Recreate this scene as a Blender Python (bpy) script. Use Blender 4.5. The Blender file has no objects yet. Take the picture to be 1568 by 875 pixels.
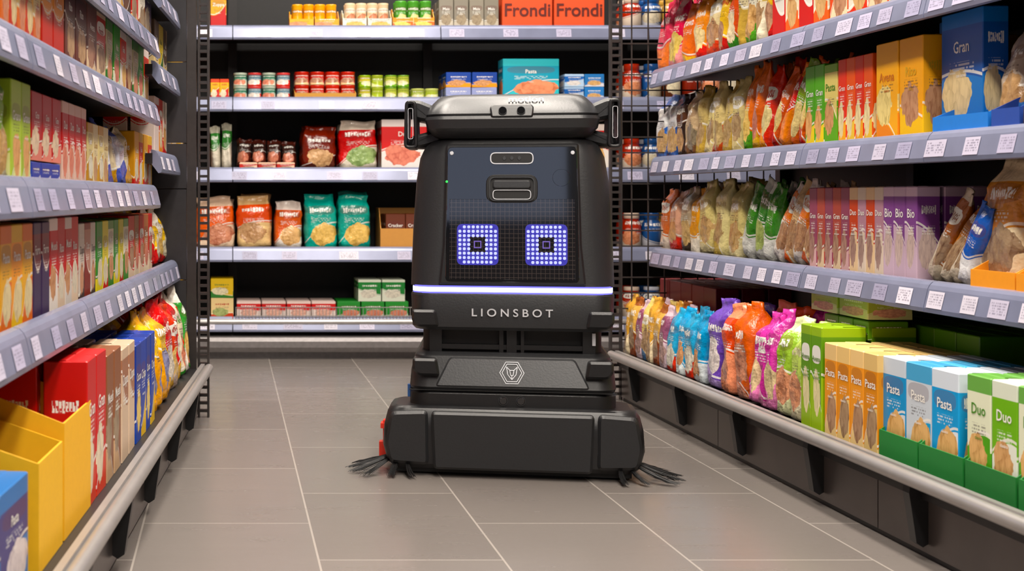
import bpy, bmesh, math, random
from mathutils import Vector, Matrix
random.seed(7)
R = random.Random(11)
scene = bpy.context.scene
COL = scene.collection

def lin(c):
    return c/12.92 if c <= 0.04045 else ((c+0.055)/1.055)**2.4
def hx(s):
    s = s.lstrip('#')
    return tuple(lin(int(s[i:i+2], 16)/255) for i in (0, 2, 4))

# ------------------------------------------------------------------ materials
class NT:
    def __init__(self, name):
        self.mat = bpy.data.materials.new(name); self.mat.use_nodes = True
        self.t = self.mat.node_tree; self.n = self.t.nodes; self.l = self.t.links
        self.b = self.n['Principled BSDF']
    def new(self, typ, **kw):
        nd = self.n.new(typ)
        for k, v in kw.items(): setattr(nd, k, v)
        return nd
    def put(self, sock, v):
        if isinstance(v, bpy.types.NodeSocket): self.l.new(v, sock)
        elif isinstance(v, (tuple, list)):
            sock.default_value = tuple(v) if len(v) != 3 or sock.type == 'VECTOR' else (*v, 1)
        else: sock.default_value = v
    def m(self, op, a, b=0.0, c=None):
        nd = self.new('ShaderNodeMath', operation=op)
        self.put(nd.inputs[0], a); self.put(nd.inputs[1], b)
        if c is not None: self.put(nd.inputs[2], c)
        return nd.outputs[0]
    def mix(self, f, a, b):
        nd = self.new('ShaderNodeMix', data_type='RGBA')
        self.put(nd.inputs[0], f); self.put(nd.inputs[6], a); self.put(nd.inputs[7], b)
        return nd.outputs[2]
    def xyz(self, x, y, z=0.0):
        nd = self.new('ShaderNodeCombineXYZ')
        self.put(nd.inputs[0], x); self.put(nd.inputs[1], y); self.put(nd.inputs[2], z)
        return nd.outputs[0]
    def noise(self, vec, scale, detail=2.0):
        nd = self.new('ShaderNodeTexNoise'); self.put(nd.inputs['Vector'], vec)
        nd.inputs['Scale'].default_value = scale; nd.inputs['Detail'].default_value = detail
        return nd.outputs['Fac']
    def white(self, vec):
        nd = self.new('ShaderNodeTexWhiteNoise', noise_dimensions='3D'); self.put(nd.inputs['Vector'], vec)
        return nd.outputs['Value']
    def bump(self, h, strength, dist=0.01):
        nd = self.new('ShaderNodeBump'); self.put(nd.inputs['Height'], h)
        nd.inputs['Strength'].default_value = strength; nd.inputs['Distance'].default_value = dist
        self.l.new(nd.outputs[0], self.b.inputs['Normal'])
    def set(self, **kw):
        for k, v in kw.items(): self.put(self.b.inputs[k.replace('_', ' ')], v)

def plain(name, col, rough=0.5, metal=0.0, nscale=60, namt=0.12, bump=0.0, coat=0.0):
    q = NT(name)
    tc = q.new('ShaderNodeTexCoord').outputs['Object']
    f = q.noise(tc, nscale, 3)
    d = tuple(c*(1-namt*2) for c in col); e = tuple(min(1, c*(1+namt*2)) for c in col)
    q.put(q.b.inputs['Base Color'], q.mix(f, d, e))
    q.set(Roughness=rough, Metallic=metal, Coat_Weight=coat)
    if bump: q.bump(f, bump, 0.002)
    return q.mat
def emis(name, col, s, base=(0, 0, 0)):
    q = NT(name); q.set(Base_Color=base, Emission_Color=col, Emission_Strength=s, Roughness=0.4)
    return q.mat

def product_mat(name, rough, bump, bscale, coat=0.0, spec=0.5):
    q = NT(name)
    uv = q.new('ShaderNodeUVMap', uv_map='UVMap').outputs[0]
    sp = q.new('ShaderNodeSeparateXYZ'); q.put(sp.inputs[0], uv)
    u, v = sp.outputs[0], sp.outputs[1]
    A = q.new('ShaderNodeAttribute', attribute_name='ca'); Bn = q.new('ShaderNodeAttribute', attribute_name='cb')
    C = q.new('ShaderNodeAttribute', attribute_name='cc')
    ca, cb, cc, seed = A.outputs['Color'], Bn.outputs['Color'], C.outputs['Color'], A.outputs['Alpha']
    fr = lambda k: q.m('FRACT', q.m('MULTIPLY', seed, k))
    r1, r2, r3, r4 = fr(7.13), fr(13.7), fr(29.3), fr(53.9)
    uc = q.m('SUBTRACT', u, 0.5)
    sv = q.xyz(q.m('ADD', u, q.m('MULTIPLY', seed, 40)), v, seed)
    nz = q.noise(sv, 6, 2)
    e = q.m('ADD', q.m('ADD', v, q.m('MULTIPLY', uc, q.m('MULTIPLY', q.m('SUBTRACT', r2, 0.5), 0.9))),
            q.m('MULTIPLY', q.m('MULTIPLY', uc, uc), q.m('SUBTRACT', r4, 0.5)))
    band = q.m('LESS_THAN', e, q.m('ADD', 0.12, q.m('MULTIPLY', r1, 0.38)))
    col = q.mix(band, ca, cb)
    st = q.m('LESS_THAN', q.m('ABSOLUTE', q.m('SUBTRACT', e, q.m('ADD', 0.15, q.m('MULTIPLY', r1, 0.38)))), 0.012)
    col = q.mix(q.m('MULTIPLY', st, 0.8), col, (0.85, 0.82, 0.75))
    tb = q.m('MULTIPLY', q.m('GREATER_THAN', v, q.m('ADD', .80, q.m('MULTIPLY', r2, .1))), q.m('GREATER_THAN', r1, .55))
    col = q.mix(q.m('MULTIPLY', tb, .9), col, cb)
    du = q.m('DIVIDE', q.m('SUBTRACT', uc, q.m('MULTIPLY', q.m('SUBTRACT', r3, 0.5), 0.3)), 0.38)
    dv = q.m('DIVIDE', q.m('SUBTRACT', v, q.m('ADD', 0.25, q.m('MULTIPLY', r2, 0.12))), 0.2)
    dist = q.m('ADD', q.m('ADD', q.m('MULTIPLY', du, du), q.m('MULTIPLY', dv, dv)), q.m('MULTIPLY', q.m('SUBTRACT', nz, 0.5), 1.6))
    pic = q.m('MULTIPLY', q.m('LESS_THAN', dist, 1.0), q.m('GREATER_THAN', r4, 0.18))
    vo = q.new('ShaderNodeTexVoronoi'); q.put(vo.inputs['Vector'], sv); vo.inputs['Scale'].default_value = 11
    vs = q.new('ShaderNodeSeparateColor'); q.put(vs.inputs[0], vo.outputs['Color'])
    dark = q.mix(0.55, cc, (0.06, 0.02, 0.01))
    light = q.mix(0.3, cc, (0.95, 0.8, 0.5))
    pc = q.mix(vs.outputs[0], dark, light)
    pc = q.mix(q.m('MULTIPLY', vo.outputs['Distance'], 0.9), light, pc)
    col = q.mix(pic, col, pc)
    vl = q.m('SUBTRACT', v, q.m('ADD', 0.66, q.m('MULTIPLY', r1, 0.08)))
    au, av = q.m('ABSOLUTE', uc), q.m('ABSOLUTE', vl)
    ell = q.m('LESS_THAN', q.m('ADD', q.m('POWER', q.m('DIVIDE', au, 0.43), 3.0), q.m('POWER', q.m('DIVIDE', av, 0.085), 3.0)), 1.0)
    rect = q.m('MULTIPLY', ell, q.m('GREATER_THAN', r3, 0.5))
    wh = q.m('GREATER_THAN', r2, 0.72)
    lc = q.mix(wh, q.mix(.35, ca, (0.12, 0.02, 0.02)), (0.8, 0.78, 0.7))
    col = q.mix(rect, col, lc)
    un = q.m('MULTIPLY', u, q.m('ADD', 8.0, q.m('MULTIPLY', r4, 6)))
    let = q.m('MULTIPLY', q.m('GREATER_THAN', q.m('FRACT', un), 0.22),
              q.m('MULTIPLY', q.m('LESS_THAN', au, 0.33), q.m('LESS_THAN', av, q.m('ADD', 0.025, q.m('MULTIPLY', q.white(q.xyz(q.m('FLOOR', un), seed)), 0.025)))))
    hole = q.white(q.xyz(q.m('FLOOR', q.m('MULTIPLY', un, 3)), q.m('FLOOR', q.m('MULTIPLY', v, 60)), seed))
    let = q.m('MULTIPLY', q.m('MULTIPLY', let, q.m('GREATER_THAN', hole, 0.2)), Bn.outputs['Alpha'])
    bw = q.new('ShaderNodeRGBToBW'); q.put(bw.inputs[0], ca)
    lightbase = q.m('GREATER_THAN', bw.outputs[0], 0.42)
    inkdark = q.mix(0.3, cb, (0.05, 0.02, 0.03))
    bare = q.mix(lightbase, (0.88, 0.86, 0.8), inkdark)
    onrect = q.mix(wh, (0.88, 0.86, 0.8), q.mix(0.35, ca, (0.04, 0.02, 0.02)))
    col = q.mix(let, col, q.mix(rect, bare, onrect))
    ru, rv = q.m('MULTIPLY', u, 26), q.m('MULTIPLY', v, 34)
    sm = q.m('MULTIPLY', q.m('GREATER_THAN', q.white(q.xyz(q.m('FLOOR', ru), q.m('FLOOR', rv), seed)), 0.4), q.m('GREATER_THAN', q.m('FRACT', rv), 0.45))
    sm = q.m('MULTIPLY', sm, q.m('MULTIPLY', q.m('LESS_THAN', au, 0.3), q.m('LESS_THAN', q.m('ABSOLUTE', q.m('SUBTRACT', v, 0.53)), 0.045)))
    col = q.mix(q.m('MULTIPLY', sm, 0.6), col, q.mix(lightbase, (0.85, 0.85, 0.8), (0.05, 0.03, 0.03)))
    q.put(q.b.inputs['Base Color'], col)
    q.set(Roughness=rough, Coat_Weight=coat, Specular_IOR_Level=spec)
    if bump:
        ob = q.new('ShaderNodeTexCoord').outputs['Object']
        q.bump(q.noise(ob, bscale, 3), bump, 0.01)
    return q.mat

M_CARTON = product_mat('printed_carton', 0.38, 0, 1)
M_FILM = product_mat('printed_film', 0.24, 0.6, 42, coat=0.25)
M_TIN = product_mat('printed_tin', 0.25, 0, 1)
def solid_attr(name, rough, metal, amt=.35):
    q = NT(name); A = q.new('ShaderNodeAttribute', attribute_name='ca')
    ob = q.new('ShaderNodeTexCoord').outputs['Object']
    f = q.noise(ob, 70, 3)
    q.put(q.b.inputs['Base Color'], q.mix(q.m('MULTIPLY', f, amt), A.outputs['Color'], (0.02, 0.015, 0.01)))
    q.set(Roughness=rough, Metallic=metal); return q.mat
M_BOARD = solid_attr('plain_cardboard', 0.65, 0, .12)
M_PRINT = solid_attr('package_print', 0.4, 0, .03)
PM = [M_CARTON, M_FILM, M_TIN, M_BOARD, M_PRINT]

M_LIP = plain('shelf_lip_plastic', hx('#7f849e'), 0.24, 0.2, 9, 0.12)
M_SHELF = plain('shelf_black_steel', (0.014, 0.013, 0.014), 0.45, 0.3)
M_BACKP = plain('shelf_back_panel', (0.008, 0.008, 0.009), 0.55, 0.1)
M_CHROME = plain('steel_rail', hx('#a6a2a0'), 0.3, 0.45, 20, 0.06)
M_KICK = plain('kick_plate_steel', hx('#5a5350'), 0.3, 0.35, 8, 0.15)
M_BLK = plain('black_plastic', (0.008, 0.008, 0.009), 0.4)
M_WIRE = plain('mesh_wire', hx('#3c3736'), 0.4, 0.5)
M_CREAM = plain('wall_paint', hx('#8a8078'), 0.8, 0, 3, 0.04)
M_DARKW = plain('dark_wall_paint', hx('#3a3634'), 0.8, 0, 3, 0.04)
M_CEIL = plain('ceiling_paint', hx('#6e6862'), 0.9, 0, 3, 0.04)

def tag_mat():
    q = NT('price_tag_print')
    uv = q.new('ShaderNodeUVMap', uv_map='UVMap').outputs[0]
    sp = q.new('ShaderNodeSeparateXYZ'); q.put(sp.inputs[0], uv); u, v = sp.outputs[0], sp.outputs[1]
    A = q.new('ShaderNodeAttribute', attribute_name='ca'); s = A.outputs['Alpha']
    w = q.white(q.xyz(q.m('FLOOR', q.m('MULTIPLY', u, 22)), q.m('FLOOR', q.m('MULTIPLY', v, 7)), s))
    t = q.m('MULTIPLY', q.m('GREATER_THAN', w, 0.5), q.m('LESS_THAN', q.m('ABSOLUTE', q.m('SUBTRACT', v, 0.5)), 0.36))
    t = q.m('MULTIPLY', t, q.m('LESS_THAN', q.m('ABSOLUTE', q.m('SUBTRACT', u, 0.5)), 0.42))
    t = q.m('MULTIPLY', t, q.m('GREATER_THAN', q.m('FRACT', q.m('MULTIPLY', v, 7)), .35))
    q.put(q.b.inputs['Base Color'], q.mix(q.m('MULTIPLY', t, 0.6), A.outputs['Color'], (0.10, 0.09, 0.16)))
    q.set(Roughness=0.3); return q.mat
M_TAG = tag_mat()

# ------------------------------------------------------------------ mesh batch
class B:
    def __init__(s): s.v=[]; s.f=[]; s.uv=[]; s.ca=[]; s.cb=[]; s.cc=[]; s.mi=[]; s.sm=[]
    def add(s, verts, faces, uvs=None, mi=0, cols=None, smooth=False):
        o = len(s.v); s.v += [tuple(p) for p in verts]
        if cols is None: cols = ((0.5,)*3+(0.5,), (0.5,)*3+(1,), (0.5,)*3+(1,))
        for k, fc in enumerate(faces):
            s.f.append(tuple(i+o for i in fc))
            s.mi.append(mi[k] if isinstance(mi, list) else mi)
            s.sm.append(smooth)
            uu = uvs[k] if uvs else [(0, 0)]*len(fc)
            s.uv += uu
            n = len(fc); s.ca += [cols[0]]*n; s.cb += [cols[1]]*n; s.cc += [cols[2]]*n
    def build(s, name, mats, parent=None, attrs=True, recalc=True):
        me = bpy.data.meshes.new(name); me.from_pydata(s.v, [], s.f)
        for m in mats: me.materials.append(m)
        me.polygons.foreach_set('material_index', s.mi)
        me.polygons.foreach_set('use_smooth', s.sm)
        if attrs:
            l = me.uv_layers.new(name='UVMap'); l.data.foreach_set('uv', [c for p in s.uv for c in p])
            for nm, d in (('ca', s.ca), ('cb', s.cb), ('cc', s.cc)):
                a = me.attributes.new(nm, 'FLOAT_COLOR', 'CORNER'); a.data.foreach_set('color', [c for p in d for c in p])
        if recalc:
            bm = bmesh.new(); bm.from_mesh(me); bmesh.ops.recalc_face_normals(bm, faces=bm.faces); bm.to_mesh(me); bm.free()
        me.update()
        ob = bpy.data.objects.new(name, me); COL.objects.link(ob)
        if parent: ob.parent = parent
        return ob
CUBEF = [(0,3,2,1),(4,5,6,7),(0,1,5,4),(1,2,6,5),(2,3,7,6),(3,0,4,7)]
def empty(name, loc=(0,0,0)):
    e = bpy.data.objects.new(name, None); e.location = loc; COL.objects.link(e); e.empty_display_size = 0.1; return e

WORDS={}
def word(s):
    if s not in WORDS:
        cu=bpy.data.curves.new('w','FONT'); cu.body=s; cu.size=1; cu.resolution_u=2; cu.align_x='CENTER'; cu.offset=.012
        o=bpy.data.objects.new('w',cu); COL.objects.link(o); bpy.context.view_layer.update()
        me=o.to_mesh(); V=[(v.co.x,v.co.y) for v in me.vertices]; F=[tuple(p.vertices) for p in me.polygons]
        o.to_mesh_clear(); bpy.data.objects.remove(o); bpy.data.curves.remove(cu)
        wd=max(v[0] for v in V)-min(v[0] for v in V); cx=(max(v[0] for v in V)+min(v[0] for v in V))/2
        WORDS[s]=([(x-cx,y) for x,y in V],F,wd)
    return WORDS[s]
WL=['Pasta','Riso','Avena','Farro','Oats','Crisp','Muesli','Cocoa','Zuppa','Spelt','Grano','Mix','Bio','Gran','Fiocchi','Duo','Cracker','Mais']
SUB=['whole grain','500 g','classico','biologico','integrale','con cereali']

class Frame:
    def __init__(s, o, t, n): s.o=o; s.t=t; s.n=n
    def p(s, a, b, z): return (s.o[0]+s.t[0]*a+s.n[0]*b, s.o[1]+s.t[1]*a+s.n[1]*b, z)
    def box(s, bt, a0, a1, b0, b1, z0, z1, **k):
        vs = [s.p(a,b,z) for z in (z0,z1) for a,b in ((a0,b0),(a1,b0),(a1,b1),(a0,b1))]
        bt.add(vs, CUBEF, **k)
    def prof(s, bt, pr, a0, a1, smooth=False, **k):
        n = len(pr); vs = [s.p(a0,b,z) for b,z in pr]+[s.p(a1,b,z) for b,z in pr]
        bt.add(vs, [(i,(i+1)%n,(i+1)%n+n,i+n) for i in range(n)], smooth=smooth, **k)
        bt.add(vs, [tuple(range(n))[::-1], tuple(range(n,2*n))], **k)

th = math.atan(0.0644)
FR = Frame((1.27,0), (0,-1), (1,0))
FL = Frame((-0.343,0), (math.sin(th),math.cos(th)), (-math.cos(th),math.sin(th)))
FB = Frame((0,6.0), (1,0), (0,1))
SETB = 0.14

# ------------------------------------------------------------------ items
def it_box(w, d, h):
    c = 0.0018
    pts = [(-w/2+c,0),(w/2-c,0),(w/2,c),(w/2,d-c),(w/2-c,d),(-w/2+c,d),(-w/2,d-c),(-w/2,c)]
    V = [(x,y,0) for x,y in pts]+[(x,y,h-c) for x,y in pts]
    V += [(x*(1-2*c/w),(y-d/2)*(1-2*c/d)+d/2,h) for x,y in pts]
    F=[]; U=[]
    for r,(v0,v1) in enumerate(((0,.97),(.97,1))):
        for i in range(8):
            j=(i+1)%8; F.append((r*8+i,r*8+j,r*8+8+j,r*8+8+i))
            if i%2==0: U.append([(0,v0),(1,v0),(1,v1),(0,v1)])
            else: U.append([(0,v0),(0,v0),(0,v1),(0,v1)])
    F.append(tuple(range(16,24))); U.append([(x/w+.5,.93+.04*y/d) for x,y in pts])
    F.append(tuple(range(0,8))[::-1]); U.append([(0,0)]*8)
    o=len(V); f=.0006
    V += [(-w/2+.004,d*.48,h),(w/2-.004,d*.48,h),(w/2-.004,d*.5,h+f*2),(-w/2+.004,d*.5,h+f*2),(-w/2+.004,d*.97,h+f),(w/2-.004,d*.97,h+f)]
    F += [(o,o+1,o+2,o+3),(o+3,o+2,o+5,o+4)]; U += [[(.5,.95)]*4,[(.5,.95)]*4]
    return V,F,U,False
def it_bag(w, d, h, style=0, rnd=R):
    N=26
    if style==0: ts=[(0,.7,.9),(.03,.9,.97),(.12,1.05,1),(.22,1.1,1),(.34,1.1,1),(.46,1.07,.985),(.58,.98,.975),(.68,.85,.97),(.76,.68,.96),(.82,.5,.96),(.88,.26,.96),(.915,.10,.97),(.93,.06,.985),(.96,.05,.99),(1,.06,1)]
    else: ts=[(0,.85,.93),(.03,.97,.98),(.12,1,1),(.25,1.02,1),(.38,1.02,1),(.5,1,1),(.62,.98,.985),(.7,.95,.98),(.76,.88,.965),(.81,.72,.94),(.85,.5,.92),(.89,.28,.9),(.92,.14,.9),(.95,.12,.9),(1,.1,.91)]
    ph=[rnd.uniform(0,6.28) for _ in range(8)]; lean=rnd.uniform(-.14,.14)*d
    V=[]; uvr=[]
    for (t,dp,wp) in ts:
        row=[]
        for i in range(N):
            a=2*math.pi*i/N+math.pi
            cx,cy=math.cos(a),math.sin(a)
            ex = .5 if style else .75
            x=w/2*wp*math.copysign(abs(cx)**ex,cx); y=d/2*dp*math.copysign(abs(cy)**(.55 if style else .85),cy)
            tt=(t>.02)
            y+=tt*d*(0.05*math.sin(x/w*9+ph[0]+t*5)+.03*math.sin(x/w*5-t*17+ph[5])+.02*math.sin(x/w*24+ph[6]+t*9))+d*.05*math.sin(x/w*21+ph[1]-t*9)*(t>.7)
            x+=w*.025*math.sin(t*12+ph[2])*t+w*.012*math.sin(t*31+ph[3])*(t>.05)
            z=t*h+(h*.02*math.sin(x/w*7+ph[4]) if t>.85 else 0)
            V.append((x,y+d/2+lean*t*t,z)); row.append(min(1,max(0,x/w+.5)))
        uvr.append(row)
    F=[];U=[]
    for r in range(len(ts)-1):
        for i in range(N):
            j=(i+1)%N; F.append((r*N+i,r*N+j,r*N+N+j,r*N+N+i))
            U.append([(uvr[r][i],ts[r][0]),(uvr[r][j],ts[r][0]),(uvr[r+1][j],ts[r+1][0]),(uvr[r+1][i],ts[r+1][0])])
    L=len(ts)-1
    F.append(tuple(range(N))[::-1]); U.append([(0,0)]*N)
    F.append(tuple(L*N+i for i in range(N))); U.append([(0.5,1)]*N)
    return V,F,U,True
def lathe(pr,N,r,h):
    V=[(q*math.cos(2*math.pi*i/N+math.pi),q*math.sin(2*math.pi*i/N+math.pi)+r,z) for q,z in pr for i in range(N)]
    F=[];U=[]
    for k in range(len(pr)-1):
        for i in range(N):
            j=(i+1)%N; F.append((k*N+i,k*N+j,k*N+N+j,k*N+N+i))
            a=(i/N*2)%1; b=a+2/N; U.append([(a,pr[k][1]/h),(b,pr[k][1]/h),(b,pr[k+1][1]/h),(a,pr[k+1][1]/h)])
    F.append(tuple((len(pr)-1)*N+i for i in range(N))); U.append([(0,.95)]*N)
    F.append(tuple(range(N))[::-1]); U.append([(0,0)]*N)
    return V,F,U,True
def it_tin(w, d, h):
    r=w/2; return lathe([(r*.94,0),(r,.02*h),(r,.06*h),(r*.97,.08*h),(r*.97,.9*h),(r,.93*h),(r,.99*h),(r*.94,h),(r*.9,h*.97)],20,r,h)
def it_jar(w, d, h):
    r=w/2; return lathe([(r*.85,0),(r,.04*h),(r,.62*h),(r*.93,.72*h),(r*.74,.8*h),(r*.74,.82*h),(r*.8,.83*h),(r*.8,.98*h),(r*.76,h)],20,r,h)
def it_tray(w, d, h, k=.5):
    hf = h*k; t=.003; V=[];F=[];U=[]
    def bx(x0,x1,y0,y1,z0,z1,z1b=None):
        o=len(V); z1b=z1 if z1b is None else z1b
        V.extend([(x0,y0,z0),(x1,y0,z0),(x1,y1,z0),(x0,y1,z0),(x0,y0,z1),(x1,y0,z1),(x1,y1,z1b),(x0,y1,z1b)])
        for f in CUBEF: F.append(tuple(i+o for i in f)); U.append([(0,.1),(1,.1),(1,.75),(0,.75)])
    bx(-w/2,w/2,0,d,0,t); bx(-w/2,w/2,0,t,t,hf)
    bx(-w/2,w/2,d-t,d,t,h)
    m=d*.35
    for x0,x1 in ((-w/2,-w/2+t),(w/2-t,w/2)):
        bx(x0,x1,t,m,t,hf,h); bx(x0,x1,m,d-t,t,h)
    return V,F,U,False
ITEM={'box':(it_box,0),'bag':(it_bag,1),'brick':(lambda w,d,h:it_bag(w,d,h,1),1),'tin':(it_tin,2),'jar':(it_jar,2),'tray':(it_tray,0),'btray':(it_tray,3),'ttray':(lambda w,d,h:it_tray(w,d,h,.82),3)}

def cols3(spec, seed=None):
    s = R.random() if seed is None else seed
    c=[]
    for x in spec:
        r,g,b=hx(x); L=.3*r+.6*g+.1*b; c.append([max(0,(L+(k-L)*1.24)*.9) for k in (r,g,b)])
    while len(c)<3: c.append(c[-1])
    j=R.uniform(.88,1.08)
    return ((*[x*j for x in c[0]],s),(*[x*j for x in c[1]],1),(*c[2],1))
def place(fr, bt, kind, a, b, z, w, d, h, cols, yaw=0, lean=0, roll=0, item=None, mi=None, front=False):
    f,m = ITEM[kind]; V,F,U,sm = (item or f(w,d,h))
    Mx = Matrix.Translation((0,d/2,0))@Matrix.Rotation(yaw,4,'Z')@Matrix.Rotation(roll,4,'Y')@Matrix.Rotation(-lean,4,'X')@Matrix.Translation((0,-d/2,0))
    P=[Mx@Vector(p) for p in V]; mz=min(p.z for p in P); my=min(0,min(p.y for p in P))
    tr=lambda p: fr.p(a+p.x, b+p.y-my, z+p.z-mz)
    P=[tr(p) for p in P]; m = m if mi is None else mi
    if kind=='box' and front and h>w*.5 and h>.1:
        bt.add(P,F[1:],U[1:],m,cols,sm)
        bt.add([P[i] for i in F[0]],[(0,1,2,3)],[U[0]],m,(cols[0],(*cols[1][:3],0),cols[2]),sm)
        s=cols[0][3]; fr_=lambda k:(s*k)%1; r1,r2,r3=fr_(7.13),fr_(13.7),fr_(29.3)
        lum=.21*cols[0][0]+.72*cols[0][1]+.07*cols[0][2]; mixc=lambda t,A,Bc:tuple(x*(1-t)+y*t for x,y in zip(A,Bc))
        crm=(.88,.86,.8)
        ink=(mixc(.35,cols[0][:3],(.04,.02,.02)) if r2>.72 else crm) if r3>.5 else (mixc(.3,cols[1][:3],(.05,.02,.03)) if lum>.42 else crm)
        for (wd,zc,fw,mh) in ((WL[int(s*9973)%len(WL)],.66+.08*r1,.76,.1),(SUB[int(s*7919)%len(SUB)],.44+.1*r2,.6,.03)):
            tv,tf,tw=word(wd); sc=min(w*fw/tw,mh*h*1.35)
            TP=[tr(Mx@Vector((x*sc,-.0007,zc*.97*h+(y-.35)*sc))) for x,y in tv]
            bt.add(TP,tf,None,4,((*ink,1),cols[1],cols[2]),False)
    else: bt.add(P,F,U,m,cols,sm)

def aR(x,b): return -(2200*(1.27+b)/(x-350))
def aL(x,b): return (0.343+b)/(0.0644+(350-x)/2200)
def aB(x,b): return (x-350)/2200*(6.0+b)
SIDES={'R':(FR,aR),'L':(FL,aL),'B':(FB,aB)}
REN={('display_tray','L'):'biscuit_shelf_tray',('display_tray','B'):'kraft_carton_tray',('pasta_boxes','L'):'blue_pasta_boxes',('pasta_bags','L'):'bagged_pasta',
('pasta_bags','B'):'pasta_pouches',('cookie_boxes','L'):'cookie_cartons',('biscuit_boxes','L'):'tea_biscuit_cartons',('crisp_bags','B'):'potato_chip_bags',
('tea_boxes','L'):'black_tea_boxes',('tea_boxes','B'):'tea_cartons',('rice_bags','B'):'rice_pouches'}
def grp(name, side, z, x0, x1, kind, h, pal, n, d=.07, b=.17, rows=2, lean=0, roll=0, jit=.05, raw=False, stack=1, ww=.96, same=True, dz=0, sd=None):
    fr,fn = SIDES[side]; name=REN.get((name,side),name)
    a0,a1 = (x0,x1) if raw else (fn(x0,b),fn(x1,b))
    step=(a1-a0)/n; w=step*ww; bt=B()
    if kind in('tin','jar'): d=w
    if pal and isinstance(pal[0],str): pal=[pal]
    sd=[R.random() for _ in pal] if sd is None else [sd]*len(pal)
    for r in range(rows):
        for k in range(n):
            pi=k%len(pal)
            for s in range(stack):
                j = jit if kind in('bag','brick') else jit*.4
                c=cols3(pal[pi], sd[pi] if same else None)
                hh=h*R.uniform(.94,1.04) if kind in('bag','brick') else h
                place(fr,bt,kind,a0+step*(k+.5),b+r*(d*1.08+.004),z+.0008+dz+s*(h+.0015),w,d,hh,c,
                      yaw=R.uniform(-j,j),lean=lean+R.uniform(0,j)*(kind in('bag','brick')),roll=roll+R.uniform(-j,j)*(kind in('bag','brick')),front=(r==0))
    return bt.build(name,PM)

# ------------------------------------------------------------------ gondolas
LIP=[(.014,.010),(.004,.008),(-.002,.002),(-.006,-.006),(-.015,-.044),(-.014,-.052),(-.006,-.054),(.012,-.03)]
def lip(bt, fr, a0, a1, b, z, seg):
    n=max(1,round(abs(a1-a0)/seg)); s=(a1-a0)/n
    for i in range(n):
        fr.prof(bt,[(b+x,z+y) for x,y in LIP],a0+i*s+.002,a0+(i+1)*s-.002)
def tags(bt, fr, a0, a1, b, z, every):
    a=a0+every*.4
    while a<a1-.08:
        w=R.choice((.055,.062,.062,.08))
        p=[(-.0078,-.009),(-.0158,-.0425)]
        V=[fr.p(a,b+p[1][0],z+p[1][1]),fr.p(a+w,b+p[1][0],z+p[1][1]),fr.p(a+w,b+p[0][0],z+p[0][1]),fr.p(a,b+p[0][0],z+p[0][1])]
        c=R.choice(('#e0dce8','#c0bcd2','#d0ccde','#aaa8c0')) 
        bt.add(V,[(0,1,2,3)],[[(0,0),(1,0),(1,1),(0,1)]],0,cols3((c,c,c)))
        a+=w+every*R.uniform(.6,1.4)
def gondola(name, fr, a0, a1, levels, depth, setb, seg, every, H, extra=None, bay=1.0, kick=True):
    root=empty(name, fr.p((a0+a1)/2,.3,0)); inv=Vector(root.location)
    parts={}
    def bt(k): return parts.setdefault(k,B())
    full=setb+depth
    fr.box(bt('back_panel'),a0,a1,full,full+.03,0,H)
    fr.box(bt('base_deck'),a0,a1,.02,full,.115,.15)
    fr.box(bt('base_void'),a0,a1,.06,full,.0,.115)
    k0=.034 if kick else .075
    n=max(1,round((a1-a0)/.94)); s=(a1-a0)/n
    for i in range(n): 
        fr.box(bt('kick_plate'),a0+i*s+.002,a0+(i+1)*s-.002,k0,k0+.012,.012,.118)
    fr.box(bt('kick_foot'),a0,a1,k0+.006,k0+.02,0,.014)
    n=max(1,round((a1-a0)/bay))
    for i in range(n+1):
        aa=a0+(a1-a0)*i/n; w=.02
        aa=min(max(aa,a0+w),a1-w)
        fr.box(bt('uprights'),aa-w,aa+w,full-.035,full-.001,.15,H)
    for (z,s0,s1,sg) in levels:
        fr.box(bt('shelf_trays'),s0,s1,setb+.01,full-.036,z-.028,z)
        lip(bt('price_rails'),fr,s0,s1,setb,z,sg)
        tags(bt('price_tags'),fr,s0,s1,setb,z,every)
    N=12; r=.014
    fr.prof(bt('bottom_rail'),[(.0+r*math.cos(2*math.pi*i/N),.152+r*math.sin(2*math.pi*i/N)) for i in range(N)],a0,a1,smooth=True)
    fr.prof(bt('bottom_rail'),[(.012,.135),(.012,.166),(.024,.166),(.03,.135)],a0,a1)
    mats={'back_panel':M_BACKP,'base_deck':M_SHELF,'base_void':M_SHELF,'kick_plate':M_KICK,'kick_foot':M_BLK,'uprights':M_SHELF,'shelf_trays':M_SHELF,'price_rails':M_LIP,'price_tags':M_TAG,'bottom_rail':M_CHROME,'rail_hangers':M_BLK}
    if kick:
        k=bt('rail_hangers'); a=a0+.2
        while a<a1-.05:
            fr.prof(k,[(.0,.142),(.034,.142),(.034,.03),(.024,.024),(.012,.032),(.008,.06),(.002,.10),(-.002,.125)],a-.013,a+.013)
            a+=.47
    for k,v in parts.items():
        o=v.build(k,[mats[k]],None,attrs=(k=='price_tags')); o.parent=root; o.matrix_parent_inverse=Matrix.Translation(-inv)
    return root,inv
RZ=[.499,.80,1.09,1.39]
rootR,invR=gondola('gondola_shelf',FR,-4.77,-1.0,[(z,-4.77,-1.0,.62) for z in RZ],.44,SETB,.62,.055,1.75)
rootL,invL=gondola('gondola_shelf',FL,1.0,4.40,[(.475,1.0,4.38,.6),(.70,1.0,3.84,.6),(.92,1.0,3.84,.6),(1.10,1.0,3.84,.6),(1.31,1.0,3.84,.6),
    (.795,3.86,4.38,.6),(1.035,3.86,4.38,.6),(1.24,3.86,4.38,.6)],.44,.10,.6,.08,1.75)
BZ=[.457,.79,1.085,1.385]
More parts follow.
